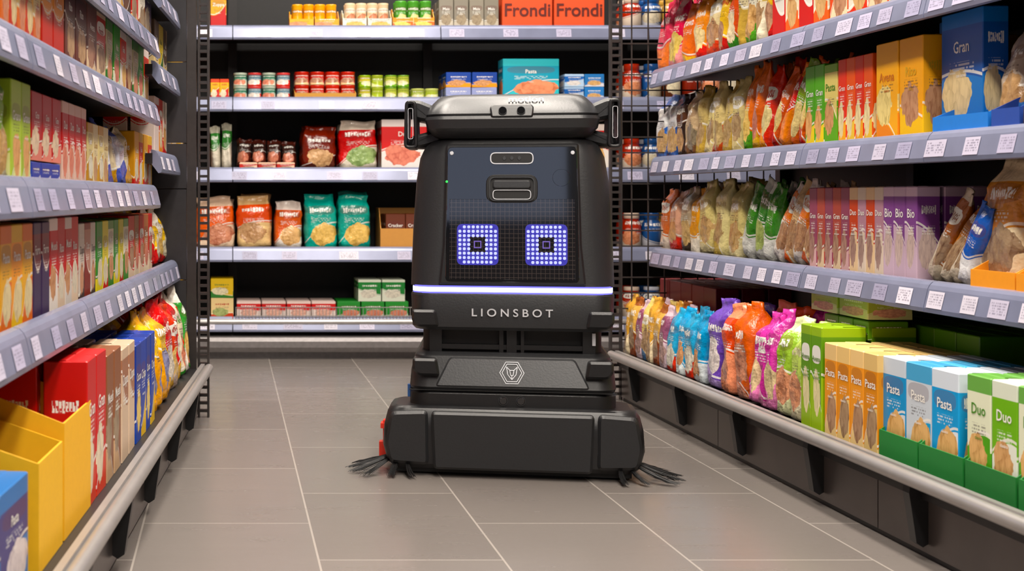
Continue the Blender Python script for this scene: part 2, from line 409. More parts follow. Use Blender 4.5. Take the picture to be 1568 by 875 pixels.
rootB,invB=gondola('display_shelving',FB,-.85,2.62,[(z,-.85,2.62,.865) for z in BZ]+[(.165,-.85,2.62,.865)],.42,0.0,.865,.14,1.95,bay=.8675,kick=False)
b=B(); FB.prof(b,[(-.03,.03),(-.045,.05),(-.045,.075),(-.03,.09),(.07,.10),(.07,.03)],-.85,2.62)
FB.box(b,-.85,2.62,.02,.07,0,.03)
o=b.build('plinth_rail',[plain('plinth_steel',hx('#858080'),.35,.4)],None,False); o.parent=rootB; o.matrix_parent_inverse=Matrix.Translation(-invB)
b=B(); a=.03
while a<1.3:
    FB.box(b,a-.0012,a+.0012,-.006,-.003,.165,.215); a+=.014
for z in (.178,.214): FB.box(b,.03,1.3,-.009,-.006,z-.0018,z+.0018)
o=b.build('wire_fence',[M_CHROME],None,False); o.parent=rootB; o.matrix_parent_inverse=Matrix.Translation(-invB)

def ladder(bt, fr, a, b0, b1, H, z0=.0):
    fr.box(bt,a-.012,a+.012,b0,b0+.006,z0,H); fr.box(bt,a-.012,a+.012,b1-.006,b1,z0,H)
    z=z0+.02
    while z<H: fr.box(bt,a-.010,a+.010,b0+.006,b1-.006,z-.004,z+.004); z+=.024
b=B(); ladder(b,FR,-4.79,.0,.04,1.75)
z=.2
while z<1.75: FR.box(b,-4.792,-4.788,.04,.58,z-.0022,z+.0022); z+=.052
x=.075
while x<.58: FR.box(b,-4.796,-4.792,x-.002,x+.002,.15,1.75); x+=.055
o=b.build('mesh_end_panel',[M_WIRE],None,False); o.parent=rootR; o.matrix_parent_inverse=Matrix.Translation(-invR)
b=B(); ladder(b,FL,4.42,.0,.035,1.75); FL.box(b,4.41,4.43,.04,.068,.0,1.75)
o=b.build('slotted_post',[M_WIRE],None,False); o.parent=rootL; o.matrix_parent_inverse=Matrix.Translation(-invL)
b=B()
for z0,z1 in ((0,.42),(.423,.70),(.703,.84),(.843,1.09),(1.093,1.40),(1.403,1.75)): FL.box(b,4.41,4.43,.07,.56,z0,z1)
o=b.build('end_panel',[plain('end_panel_black',(.026,.024,.027),.4,.2)],None,False); o.parent=rootL; o.matrix_parent_inverse=Matrix.Translation(-invL)

# ------------------------------------------------------------------ products: RIGHT
def P(*s): return tuple('#'+x for x in s)
pink=P('e0526a','f08a5a','f2c0a0'); orange=P('e87a30','f4c060','c03020'); cream=P('ddd0ac','c8a860','a07838'); redg=P('c83a28','3f8f3a','e8c860')
whb=P('e8e8e8','3a64b0','d0a060'); whg=P('e6e2d0','5a9a3a','c89040'); brown=P('5a3828','2a1a14','b07840'); yel=P('f0c02a','e87a20','c83a20')
obox=P('f0902a','f6d050','c05020'); ybox=P('f2b41e','e89018','f6e090')
purp=P('7a4a86','c8a0c0','d8b880'); blue=P('2a78c8','f0f0f0','e0b060')
mag=P('c04a98','e890c0','e0c8a0'); grn=P('5c9c38','c8d860','e0e0b0'); tan=P('d8a870','f0e0c8','7a5030'); red=P('c82820','f0e8e0','e0a050'); drk=P('3a2420','8a3828','c89060')
wht=P('ece8e0','c83028','e0a050')
z=RZ[2]
grp('gummy_candy_bags','R',z,1001,1036,'bag',.25,[pink,P('d83a5a','f0a0a0','f0d060')],2,lean=.05)
grp('snack_bags','R',z,1037,1094,'bag',.21,[orange,P('f09a40','d84020','f0d8a0'),P('e0d0a8','d05030','a06030')],3)
grp('snack_bags','R',z,1095,1180,'bag',.24,[P('e8c060','c83a28','8a4020'),P('d86030','3a7a30','f0e0c0'),cream,whg,P('c8b070','f0e8d0','8a5a30')],6)
grp('rice_boxes','R',z,1182,1268,'box',.2,[wht,P('f0e4c8','e87030','c89050')],4)
grp('cracker_boxes','R',z,1270,1360,'box',.22,[P('d85a38','f0e0c0','a05030'),P('e8e0d0','d84a30','c89050')],3)
grp('granola_bags','R',z,1362,1470,'bag',.22,[tan,cream,redg],4)
grp('cereal_boxes','R',z,1472,1760,'box',.24,[drk,P('e8b040','c83a28','a06030'),wht],5)
z=RZ[1]
grp('flour_bags','R',z,1001,1031,'brick',.22,[whb],2,jit=.08)
grp('coffee_bags','R',z,1032,1060,'brick',.2,[brown,P('c8b090','6a4a30','3a2a20')],2)
grp('rice_bags','R',z,1061,1131,'brick',.21,[P('d8c288','c8a860','a07838'),P('e0d098','e0d0a0','906830'),P('e4d098','b8542c','a08040')],5,jit=.1,same=False,d=.06)
grp('tortilla_bags','R',z,1132,1172,'bag',.24,[P('e88038','5a9a3a','f0c860'),orange,P('d84828','f0a030','f0e0a0')],3,roll=.1,d=.06)
grp('tortilla_bags','R',z,1173,1229,'bag',.23,[P('e06a28','c82a20','f0d080'),P('c83828','f09040','f0d890'),P('7a9a38','e07030','f0d890')],4,roll=.4,jit=.08,d=.05)
grp('cookie_boxes','R',z,1233,1262,'box',.2,[P('5ea63c','f2d850','e09a30')],2,d=.05,rows=4,sd=.31)
grp('cookie_boxes','R',z,1262,1282,'box',.195,[P('e8d890','6aa83a','c88030')],1,d=.05,rows=4)
grp('cookie_boxes','R',z,1283,1336,'box',.2,[P('d84a34','f0b050','f2e2b0'),P('e86a38','f6d070','f2e2b0')],4,d=.05,rows=4,sd=.31)
grp('biscuit_boxes','R',z,1340,1414,'box',.215,[ybox,P('f2b020','f6c840','a85a20')],2,d=.06,rows=4)
bt=B()
for i in range(4): place(FR,bt,'box',aR(1470,.19+i*.056),.19+i*.056,z+.004,.175,.05,.245,cols3(P('1f60b0','3080cc','e8d0a0'),.55),yaw=-.04*(i==0),front=(i==0))
bt.build('cereal_box',PM)
grp('cereal_shelf_tray','R',z,1426,1512,'btray',.075,[P('2878c8','2a6ab0','58b0d8')],1,d=.28,b=.152,rows=1)
grp('muesli_shelf_tray','R',z,1517,1562,'btray',.08,[P('28489a','c8a078','9a6a40')],1,d=.25,b=.152,rows=1)
grp('muesli_bags','R',z,1522,1557,'bag',.2,[P('c8b8a8','3a70b8','b07840')],1,lean=.1,roll=-.12,b=.19,dz=.005,rows=1,jit=.02)
grp('chocolate_shelf_tray','R',z,1565,1660,'btray',.075,[P('3a2a24','8a5a40','c8a080')],1,d=.22,b=.15,rows=1)
grp('chocolate_cereal_boxes','R',z,1568,1700,'box',.215,[P('4a2c24','7a4030','c84030')],2,b=.2,dz=.006)
grp('pasta_boxes','R',z,1705,2400,'box',.2,[obox,grn,red,P('e8e0d0','3a70b8','c08050')],9,b=.17)
z=RZ[0]
grp('pasta_bags','R',z,1004,1036,'brick',.2,[P('d87a50','f0e0d0','a05030'),P('d8a890','c84030','d09050')],2)
grp('pasta_bags','R',z,1037,1066,'brick',.215,[P('b8a890','3a3028','c8a060'),P('e0a040','f0e8d8','a06a30')],2)
grp('pasta_bags','R',z,1067,1130,'brick',.22,[P('e4d498','e8dcb0','b88838'),P('e0d4a0','c0a860','a07830')],3,jit=.1,same=False,d=.06)
grp('salad_mix_bags','R',z,1131,1176,'bag',.22,[P('4a8a3a','f0f0e8','8ab850'),P('3a7a34','e8e8e0','a0c060')],3,roll=.3,d=.05)
grp('crisp_bags','R',z,1178,1236,'bag',.22,[P('e0803a','f0e8e0','a05a28'),P('d8b890','d86a30','9a5a30')],4,roll=.42,jit=.08,d=.05)
grp('noodle_boxes','R',z,1239,1300,'box',.2,[P('985068','e0b8b8','8a4050'),P('b85a50','f0d8b8','8a4a40')],5,d=.05,rows=4,sd=.31)
grp('noodle_boxes','R',z,1300,1352,'box',.2,[P('c0503a','e8cca8','7a3a50'),P('b08898','e0d0c0','7a4a60')],4,d=.05,rows=4,sd=.83)
grp('noodle_boxes','R',z,1352,1404,'box',.2,[P('7a4888','d0b8c8','c8b0b8')],3,d=.05,rows=4,sd=.42)
grp('noodle_boxes','R',z,1410,1440,'box',.2,[P('5a2a4a','3a2030','b87890')],1,d=.05,b=.30,rows=3)
grp('trail_mix_bags','R',z,1414,1460,'bag',.2,[P('9a5a30','d8ccb8','6a3a24'),P('b87a48','e8dcc8','7a4a2a')],3,roll=.55,lean=.12,jit=.1,b=.18,d=.045)
grp('trail_mix_bags','R',z,1459,1480,'bag',.165,[P('1a58b0','e8e8e8','c8a060')],1,roll=.35,b=.165,rows=1,d=.04)
grp('granola_shelf_tray','R',z,1484,1552,'btray',.08,[P('f0a414','e88a18','f6d060')],1,d=.22,b=.15,rows=1)
grp('granola_bags','R',z,1488,1548,'brick',.235,[P('c8884a','f0e0c0','6a4028')],1,b=.18,dz=.006,lean=.05,sd=.37)
grp('granola_shelf_tray','R',z,1554,1700,'btray',.08,[P('f0a414','e88a18','f6d060')],2,d=.22,b=.15,rows=1)
grp('granola_bags','R',z,1560,1690,'brick',.22,[P('b87a48','e8d8c0','6a4028'),P('d8b080','b85a30','6a4028')],2,b=.19,dz=.006)
grp('pasta_boxes','R',z,1705,2400,'box',.2,[purp,tan,red],9,b=.17)
z=.15
grp('flour_bags','R',z,952,1016,'brick',.20,[P('d8a860','f0e0c0','7a5030'),P('d0a868','8a4a30','6a4030'),P('98607a','e0c8d0','8a5a70'),P('e0c888','4a6a90','8a5a30')],7,b=.05,d=.06)
grp('dried_fruit_bags','R',z,1017,1072,'brick',.19,[P('48a0c8','d84a30','e8e8e0'),P('3898c8','e8f0f0','c87a40')],4,b=.05,d=.06,same=False)
grp('crispbread_cartons','R',z,1010,1096,'box',.25,[P('8a2830','c84838','e8c080'),P('98404a','d85848','e8c080')],5,b=.19,d=.07,rows=3)
grp('dried_fruit_bags','R',z,1073,1096,'brick',.235,[P('7050b0','b8a0d8','e8e0e8')],1,b=.05,d=.1)
grp('lentil_bags','R',z,1097,1140,'brick',.24,[P('d85838','f0a080','a83a28'),P('e07048','f0b098','b84a30')],2,b=.05,d=.1)
grp('lentil_bags','R',z,1141,1180,'brick',.235,[mag,P('d050a0','f0a0c8','e8e0e8')],3,b=.05,d=.1,jit=.09)
grp('soup_bags','R',z,1181,1224,'brick',.235,[P('98b858','e8ecc0','d87a58'),P('b8cc78','f0e8c8','c86a48')],2,b=.05,d=.1)
grp('tea_boxes','R',z,1226,1258,'box',.235,[P('6a9838','a0c050','e8e0b0')],2,b=.05,d=.1,rows=2)
grp('tea_boxes','R',z,1262,1330,'box',.042,[P('6a9a34','8ab048','d8d8a0')],3,b=.155,d=.09,rows=1,dz=.2065)
grp('herb_tea_boxes','R',z,1240,1330,'box',.05,[P('b4c46a','e4e8b8','d89090')],2,b=.155,d=.10,rows=1,dz=.2525)
grp('tea_boxes','R',z,1262,1500,'box',.24,[P('5a8a2c','8ab048','c8c890')],8,b=.27,d=.1,rows=2)
grp('spelt_cracker_boxes','R',z,1262,1344,'box',.205,[P('e8a058','f0d4a0','8a4a28'),P('e09850','ecd098','7a4a28')],4,b=.05,d=.09,rows=2,sd=.37)
grp('oat_cereal_boxes','R',z,1350,1468,'box',.2,[P('3a9cd4','e8eef4','d8a058'),P('dce4ec','48a8d8','d8a058')],3,b=.062,d=.055,rows=3,dz=.004,sd=.37)
grp('cereal_display_tray','R',z,1345,1473,'btray',.11,[P('2e7a3c','3a8a44','d8e8d0')],2,b=.052,d=.21,rows=1)
grp('oat_cereal_boxes','R',z,1480,1648,'box',.205,[P('e4e8d0','5a9c2c','d8a058'),P('78b040','e8ece0','c88a48')],4,b=.062,d=.055,rows=3,dz=.004,sd=.83)
grp('cereal_display_tray','R',z,1475,1653,'btray',.11,[P('2e7a3c','3a8a44','d8e8d0')],2,b=.052,d=.21,rows=1)
grp('oat_cereal_boxes','R',z,1660,2400,'box',.2,[P('e8ece0','6aa83c','d8a058'),blue,red],8,b=.06,d=.07,rows=3)

# ------------------------------------------------------------------ products: LEFT
bL=.13
def gl(*a,**k): k.setdefault('b',bL); return grp(*a,**k)
z=1.10
gl('chocolate_boxes','L',z,20,130,'box',.16,[P('e8d8b8','c88a48','a05a30'),P('d87830','f0e0c0','7a3a20')],5)
gl('chocolate_boxes','L',z,132,232,'box',.17,[brown,P('c83a28','f0d8a0','6a3020'),P('f0e8d8','8a5a30','5a3020'),P('4a3a60','c8a060','e8d8c0')],8)
z=.92
gl('soup_boxes','L',z,1.1,aL(0,bL)-.01,'box',.15,[P('e8c890','e08840','c85a30'),P('f0e0c0','d05030','b07840')],8,raw=True)
gl('soup_boxes','L',z,0,62,'box',.15,[P('f0d8a0','e07a38','c85a30'),P('f0b860','c84828','e8d0a0')],5)
gl('stock_cube_boxes','L',z,64,98,'box',.145,[P('f0a040','c84028','e8d0a0')],2)
gl('cocoa_boxes','L',z,99,133,'box',.165,[P('4a2a24','6a3428','b08058')],2)
gl('cocoa_boxes','L',z,134,162,'box',.16,[P('6a4038','e8d0b0','8a3028'),P('b83a2a','e8d0b0','6a3020')],2)
gl('spice_boxes','L',z,163,228,'box',.155,[P('c8c0a0','3a7a3a','c85a38'),P('4a9a40','e8e8d0','c83828'),P('d84a38','f0e8e0','e8b040'),P('e0d8c8','7a3a28','b07840')],7)
z=.70
gl('breadcrumb_bags','L',z,1.1,aL(0,bL)-.01,'brick',.17,[P('98b060','e8e0c0','c89848'),P('e8a848','c85028','e8d0a0')],7,raw=True)
gl('breadcrumb_bags','L',z,0,16,'brick',.18,[P('8aa860','e8e0c0','c89848')],1)
gl('baking_mix_boxes','L',z,17,47,'box',.16,[P('b0c860','e8ecb0','e09848')],2)
gl('yeast_boxes','L',z,48,92,'box',.036,[P('2a40a0','e0e0f0','e8c860')],3)
gl('tomato_boxes','L',z,48,94,'box',.115,[P('b83030','e89080','e8d0b8')],3,dz=.038,sd=.31)
gl('tomato_boxes','L',z,95,133,'box',.155,[P('c02820','e8c8b8','d84838')],4,sd=.83)
gl('couscous_boxes','L',z,134,166,'box',.13,[P('e8d8a0','c8983c','e8e8d8'),P('ecdcb0','d0a848','b87838')],4)
gl('sugar_bags','L',z,167,205,'brick',.145,[P('e0e0ec','4a5ab0','d8a838'),P('e0d0b0','c89838','4a5ab0')],4,jit=.12)
gl('dessert_mix_boxes','L',z,206,233,'box',.145,[P('e0a838','c03828','e8e0c8'),P('c84a38','e8c060','f0e8e0')],4)
z=.795
gl('sauce_boxes','L',z,237,262,'box',.17,[P('c82c24','e8d8d0','e8a040'),P('d84a34','f0a030','f0e0c0'),P('e8d8c8','c82c24','e8a040')],4)
z=1.035
gl('sauce_boxes','L',z,237,262,'box',.15,[P('5a4838','e8d0a0','c86a38'),P('d8c060','3a6a38','e8e0c8')],4)
z=.475
gl('rusk_boxes','L',z,1.1,aL(0,bL)-.01,'box',.15,[P('e8a838','d87828','f0e0b0')],6,raw=True)
gl('rusk_boxes','L',z,0,50,'box',.16,[P('f0b828','e07a28','f0e0b0'),P('f4a820','e8c040','f0e0b0')],3,sd=.37)
gl('black_tea_packs','L',z,51,76,'box',.16,[P('7a2a30','3a2a50','c8a080')],2)
gl('pudding_boxes','L',z,77,120,'box',.165,[P('c82018','f0e8e0','c87a48'),P('c83828','f0d8c0','e8e0d0')],4)
gl('pudding_boxes','L',z,121,147,'box',.15,[P('e0d4c8','4a3a38','c87858'),P('b88878','803028','e8e0d0')],3)
gl('crispbread_boxes','L',z,148,197,'box',.15,[P('3f8a3c','e8d840','e8e0c8'),P('e0d038','c83a28','e8e0c8'),P('e8e0c8','4a8a3c','c87a48')],6)
gl('crispbread_boxes','L',z,198,234,'box',.155,[P('c8302a','e8d0b8','8a4a30'),P('a86a48','e8d8c0','c8302a')],5)
gl('wafer_bags','L',z,236,262,'bag',.17,[P('e8d8c8','c8382c','e8b848'),P('f0c838','c8382c','e8e0c8')],5)
z=.15; bb=.05
grp('biscuit_boxes','L',z,1.15,aL(0,.06)-.17,'box',.155,[P('48407a','3a64a8','d8d0e0')],4,raw=True,b=.06)
grp('herbal_tea_boxes','L',z,aL(0,.06)-.16,aL(44,.06),'box',.15,[P('403a78','3a78b8','d8d0e0')],2,b=.06,raw=True,d=.06,rows=3,sd=.37)
a_0=aL(48,.06); a_1=aL(88,.06); a_2=aL(131,.06)
grp('display_tray','L',z,a_0,a_1-.006,'ttray',.19,[P('f0c010','c88818','8a6a40')],1,b=.05,d=.30,rows=1,raw=True,jit=0)
grp('display_tray','L',z,a_1,a_2,'ttray',.22,[P('f0bc10','d89a18','8a6a40')],1,b=.05,d=.30,rows=1,raw=True,jit=0)
grp('biscuit_packs','L',z,a_1+.02,a_2-.02,'box',.10,[P('c8a070','a87848','e8e0c8')],1,b=.1,d=.07,rows=3,raw=True,dz=.004)
grp('biscuit_packs','L',z,a_0+.02,a_1-.026,'box',.08,[P('c8a070','a87848','e8e0c8')],1,b=.1,d=.07,rows=3,raw=True,dz=.004)
grp('cookie_boxes','L',z,134,163,'box',.25,[P('c82820','d8503a','e8dcc8')],2,b=bb,d=.075,rows=4,sd=.31)
grp('cookie_boxes','L',z,164,186,'box',.235,[P('8a5a40','c8a888','5a3828')],2,b=bb,d=.075,rows=4)
grp('cookie_boxes','L',z,187,208,'box',.225,[P('a87860','e0c8b0','6a2a28')],2,b=bb,d=.075,rows=4)
grp('pasta_boxes','L',z,209,238,'box',.21,[P('1c3890','2448a8','e8c838'),P('2040a0','f0c828','c83028')],4,b=bb,d=.08,rows=4)
grp('pasta_bags','L',z,239,262,'brick',.235,[P('f0c41c','e8a818','2a50b0')],3,b=bb,d=.09,rows=3,jit=.12)
grp('pasta_bags','L',z,263,283,'brick',.245,[P('d0302a','e8b828','f0e8e0'),P('c84a34','f0d8c8','e8b828')],3,b=bb,d=.09,rows=3,jit=.12)
grp('pasta_bags','L',z,aL(284,.05),4.35,'brick',.245,[P('d8ccb4','3f8a3c','d0503a'),P('d84a34','e8e0d0','e8b828'),P('4a9a48','f0e8e0','e8b828')],4,b=bb,d=.09,rows=3,jit=.12,raw=True)

# ------------------------------------------------------------------ products: BACK
def gb(*a,**k): k.setdefault('b',.03); k.setdefault('d',.1); return grp(*a,**k)
z=BZ[3]
gb('baking_boxes','B',z,322,347,'box',.14,[P('f0b828','c82820','e8e8e0')],1)
gb('fruit_cup_trays','B',z,443,520,'tray',.075,[P('f2b420','f0c83c','e87a20')],2,rows=1,d=.16)
gb('fruit_cups','B',z,447,516,'tin',.095,[P('f0b030','e88a20','f6e0a0')],4,b=.035,dz=.005)
gb('juice_cup_trays','B',z,524,600,'tray',.08,[P('e8ece0','3f9a4a','f0c030')],2,rows=1,d=.16)
gb('juice_cups','B',z,528,596,'tin',.1,[P('f0d8b8','d8a838','c85828')],4,b=.035,dz=.005)
gb('fruit_cup_trays','B',z,601,666,'tray',.085,[P('f2a010','e87818','f6e060')],2,rows=1,d=.16)
gb('fruit_cups','B',z,605,662,'tin',.11,[P('5a9a48','e88a20','f6e0a0')],3,b=.035,dz=.005)
gb('nut_packs','B',z,672,764,'box',.12,[P('8a8478','c8c0b0','5a4a40')],4)
bt=B(); Xs=[]
for k in range(2):
    a=aB(768,.02)+(k+.5)*.218; Xs.append(a)
    V,F,U,s=it_box(.21,.12,.15); V=[FB.p(a+p[0],.025+p[1],BZ[3]+.001+p[2]) for p in V]
    c=hx('#e04c12'); bt.add(V,F,U,3,((*c,.5),(*c,1),(*c,1)),False)
go=bt.build('biscuit_gift_box',PM)
def text(name, s, size, loc, rot, mat, parent=None, ext=.0006, bold=0, space=1.0):
    cu=bpy.data.curves.new(name,'FONT'); cu.body=s; cu.size=size; cu.extrude=ext; cu.offset=bold; cu.align_x='CENTER'; cu.space_character=space
    cu.materials.append(mat); o=bpy.data.objects.new(name,cu); COL.objects.link(o); o.location=loc; o.rotation_euler=rot
    if parent: o.parent=parent
    return o
M_INK=plain('dark_red_ink',hx('#5a1408'),.5)
for a in Xs: text('printed_lettering','Frondi',.075,(a,6.0238,BZ[3]+.05),(math.pi/2,0,0),M_INK,go,bold=.0012)
z=BZ[2]
gb('baking_boxes','B',z,322,351,'box',.085,[P('e8b828','c83020','f0e8d0')],2)
gb('tuna_tins','B',z,357,445,'tin',.055,[P('3f7a60','c8d0c0','c84a40'),P('6a8a98','d84a44','e8e0e0')],4,stack=2)
gb('tomato_tins','B',z,451,545,'tin',.055,[P('c84030','e8c8a0','8a3020')],4,stack=2,dz=.004,b=.03)
gb('tin_cartons','B',z,449,547,'btray',.05,[P('c89858','a87848','c89858')],1,rows=1,d=.26,b=.018)
gb('olive_tins','B',z,550,588,'tin',.05,[P('d8d068','8ab048','e8e8c0'),P('a8b858','e8e8b0','d88858')],2,stack=2)
gb('olive_tins','B',z,590,628,'tin',.05,[P('c8d070','6a9a40','e8e8c0')],2,stack=2)
gb('olive_tins','B',z,630,673,'tin',.045,[P('b0c060','d8e090','e8e8c0')],2)
gb('wafer_boxes','B',z,682,762,'box',.05,[P('98a0c8','7a88b8','e8e0e8')],2)
gb('wafer_boxes','B',z,682,762,'box',.062,[P('1c3f90','e8a038','c87a38')],2,dz=.051)
gb('advent_box','B',z,768,858,'box',.17,[P('1898b0','58c0c8','e87040')],1,rows=1,sd=.37)
gb('wafer_boxes','B',z,864,926,'box',.052,[P('2a60a8','b8d0e8','e8e8f0'),P('3a78b8','e8e8f0','c89050')],2,stack=2)
z=BZ[1]
gb('rice_bags','B',z,322,355,'bag',.19,[P('4a8a48','e8e0d0','d8a858')],2)
gb('chocolate_bags','B',z,362,455,'bag',.12,[P('3a2420','5a2820','c04030')],4,b=.05,lean=.2)
gb('chocolate_bars','B',z,366,452,'box',.028,[P('b83828','e8c8b0','6a3020')],3,b=.006,rows=1,d=.04)
gb('chocolate_bags','B',z,460,515,'brick',.185,[P('7a2a20','5a2a20','c89060')],1)
gb('candy_bags','B',z,518,580,'brick',.2,[P('c82820','e8e0d0','5a9a48')],1,sd=.37)
gb('candy_bags','B',z,583,655,'box',.21,[P('d02420','f0ece8','d8302c')],1,sd=.83)
z=BZ[0]
gb('crisp_bags','B',z,300,361,'brick',.22,[P('e8702c','f0d8c0','b84a20')],1,sd=.37)
gb('crisp_bags','B',z,363,418,'brick',.22,[P('e8641c','e8c898','a86a38')],1,sd=.83)
gb('crisp_bags','B',z,419,463,'brick',.195,[P('d8682c','f0e8e0','d8a060')],1,sd=.37)
gb('pasta_bags','B',z,466,570,'brick',.235,[P('18a898','20b0a0','f0c020')],2,sd=.37)
gb('display_tray','B',z,582,660,'btray',.17,[P('c8945c','a87848','c8945c')],1,rows=1,d=.25,b=.02)
gb('cookie_packs','B',z,590,652,'box',.14,[P('6a3828','d87038','e8d8c0')],2,rows=2,dz=.005,b=.03)
z=.165
gb('tea_boxes','B',z,322,358,'box',.085,[P('e8d0a0','c85038','7a9a48')],1)
gb('tea_boxes','B',z,322,358,'box',.08,[P('d8b848','3f7a3c','e8e0c0')],1,dz=.086)
gb('butter_cookie_boxes','B',z,362,515,'box',.07,[P('c02420','e8d8d0','e8a8a0')],4)
gb('tissue_packs','B',z,516,626,'box',.07,[P('3a8a40','e0e4d4','c84a38')],3)
gb('tissue_packs','B',z,548,621,'box',.09,[P('2f7a3c','e0e4d4','d8d8d0')],2,dz=.071)
for zi,zz in enumerate([.165]+BZ):
    gb('sauce_jars','B',zz,1.66,2.5,'jar',[.13,.15,.13,.15,.13][zi],[P('a83a28','e8d8c8','d86a40'),P('28508a','d8d8e0','c8c0b0'),P('c8a060','5a3020','e8e0c8'),P('7a2a20','e8c8a0','c85a38')],10,raw=True,same=False)
    gb('cocoa_cookie_packs','B',zz,-.8,-.19,'box',.16,[brown,yel,red],5,raw=True)
gb('snack_boxes','B',BZ[0],.9,1.6,'box',.2,[brown,orange,red],5,raw=True)
gb('snack_boxes','B',BZ[1],.96,1.6,'box',.19,[blue,red,wht],5,raw=True)
gb('snack_boxes','B',.165,.82,1.6,'box',.12,[P('4a9a50','e8ece4','c84a38'),red],5,raw=True)

# ------------------------------------------------------------------ room
def slab(name, x0,x1,y0,y1,z0,z1,mat):
    b=B(); Frame((0,0),(1,0),(0,1)).box(b,x0,x1,y0,y1,z0,z1); return b.build(name,[mat],None,False)
q=NT('grey_stone_tiles')
tc=q.new('ShaderNodeTexCoord').outputs['Object']; sp=q.new('ShaderNodeSeparateXYZ'); q.put(sp.inputs[0],tc)
vec=q.xyz(q.m('ADD',sp.outputs[1],.02),q.m('ADD',sp.outputs[0],-.168+3.45))
br=q.new('ShaderNodeTexBrick'); q.put(br.inputs['Vector'],vec); br.offset=.5; br.squash=1
for k,v in (('Scale',1),('Mortar Size',.0022),('Mortar Smooth',.15),('Bias',0),('Brick Width',.6),('Row Height',.345)): br.inputs[k].default_value=v
br.inputs['Color1'].default_value=(*hx('#766f6a'),1); br.inputs['Color2'].default_value=(*hx('#827b76'),1); br.inputs['Mortar'].default_value=(0,0,0,1)
st=q.noise(q.xyz(q.m('MULTIPLY',sp.outputs[0],2.2),q.m('MULTIPLY',sp.outputs[1],12)),1.8,5)
sp2=q.noise(tc,70,3)
blot=q.noise(tc,3.5,3)
c=q.mix(q.m('MULTIPLY',st,.38),br.outputs['Color'],hx('#5a5450')); c=q.mix(q.m('MULTIPLY',sp2,.14),c,hx('#8e8782')); c=q.mix(q.m('MULTIPLY',blot,.25),c,hx('#6a6360'))
c=q.mix(q.m('MULTIPLY',br.outputs['Fac'],.8),c,hx('#b2aaa2'))
q.put(q.b.inputs['Base Color'],c)
q.put(q.b.inputs['Roughness'],q.m('ADD',.16,q.m('MULTIPLY',st,.18)))
q.bump(q.m('SUBTRACT',q.m('MULTIPLY',sp2,.06),br.outputs['Fac']),.12,.002)
slab('floor',-2.2,3.4,-2.2,6.75,-.1,0,q.mat)
slab('ceiling',-2.2,3.4,-2.2,6.75,3.0,3.1,M_CEIL)
slab('wall_back',-2.2,3.4,6.65,6.75,0,3.0,M_CREAM)
slab('wall_front',-2.2,3.4,-2.2,-2.1,0,3.0,M_DARKW)
slab('wall_left',-2.3,-2.2,-2.2,6.75,0,3.0,M_CREAM)
slab('wall_right',3.4,3.5,-2.2,6.75,0,3.0,M_CREAM)
refl=empty('reflection_panel',(-.45,-2.09,1.95))  # unseen glowing panel, added behind the camera to reflect in the robot's screen
F0=Frame((0,0),(1,0),(0,1))
b=B(); F0.box(b,-.52,.52,-.004,.002,-.5,.5); b.build('reflection_glow_pane',[emis('reflection_glow_pane',(.62,.72,1.0),1.1)],refl,False)
b=B()
for x0,x1,z0,z1 in ((-.56,-.52,-.54,.54),(.52,.56,-.54,.54),(-.52,.52,-.54,-.5),(-.52,.52,.5,.54)): F0.box(b,x0,x1,-.005,.03,z0,z1)
b.build('reflection_panel_frame',[M_BLK],refl,False)

M_LAMP=emis('lamp_diffuser',(1,.92,.82),5)
def lamp(x,y,sx,sy,e,col=(1,.91,.81)):
    root=empty('ceiling_light',(x,y,2.96))
    b=B(); F0.box(b,-sx/2-.02,sx/2+.02,-sy/2-.02,sy/2+.02,-.02,.04)
    b.build('housing',[M_BLK],root,False)
    b=B(); F0.box(b,-sx/2,sx/2,-sy/2,sy/2,-.026,-.02); b.build('diffuser',[M_LAMP],root,False)
    l=bpy.data.lights.new('lamp','AREA'); l.shape='RECTANGLE'; l.size=sx; l.size_y=sy; l.energy=e; l.color=col
    lo=bpy.data.objects.new('lamp',l); COL.objects.link(lo); lo.parent=root; lo.location=(0,0,-.035)
for y,e in ((-1.2,42),(.6,42),(2.3,40),(4.0,38)): lamp(.25,y,.25,1.3,e); lamp(.95,y,.25,1.3,e)
lamp(.75,5.35,2.6,.2,52)

# ------------------------------------------------------------------ robot
rob=empty('floor_scrubber_robot',(.690,3.5,0)); rob.rotation_euler=(0,0,math.radians(-10.5))
M_PL=plain('charcoal_plastic',(.0145,.0150,.0165),.40,0,220,.1,.12)
M_PL2=plain('dark_plastic',(.008,.008,.009),.36,0,200,.1,.1)
M_PL3=plain('grey_plastic',(.026,.027,.029),.34,0,220,.08,.1)
M_GAP=plain('shadow_gap_plastic',(.003,.003,.0035),.6)
M_SIL=plain('silver_print',hx('#c9cbd0'),.35,.2)
M_GLS=plain('screen_glass',(.004,.0045,.006),.05,0,5,.02,0,1.0)
def part(name,b,mat): return b.build(name,[mat],rob,False)
def rr(hw,y0,y1,r,n=6,cf=None):
    pts=[]; 
    for cx,cy,a0 in ((hw-r,y0+r,-90),(hw-r,y1-r,0),(-hw+r,y1-r,90),(-hw+r,y0+r,180)):
        for i in range(n+1):
            a=math.radians(a0+90*i/n); pts.append((cx+r*math.cos(a),cy+r*math.sin(a)))
    return pts
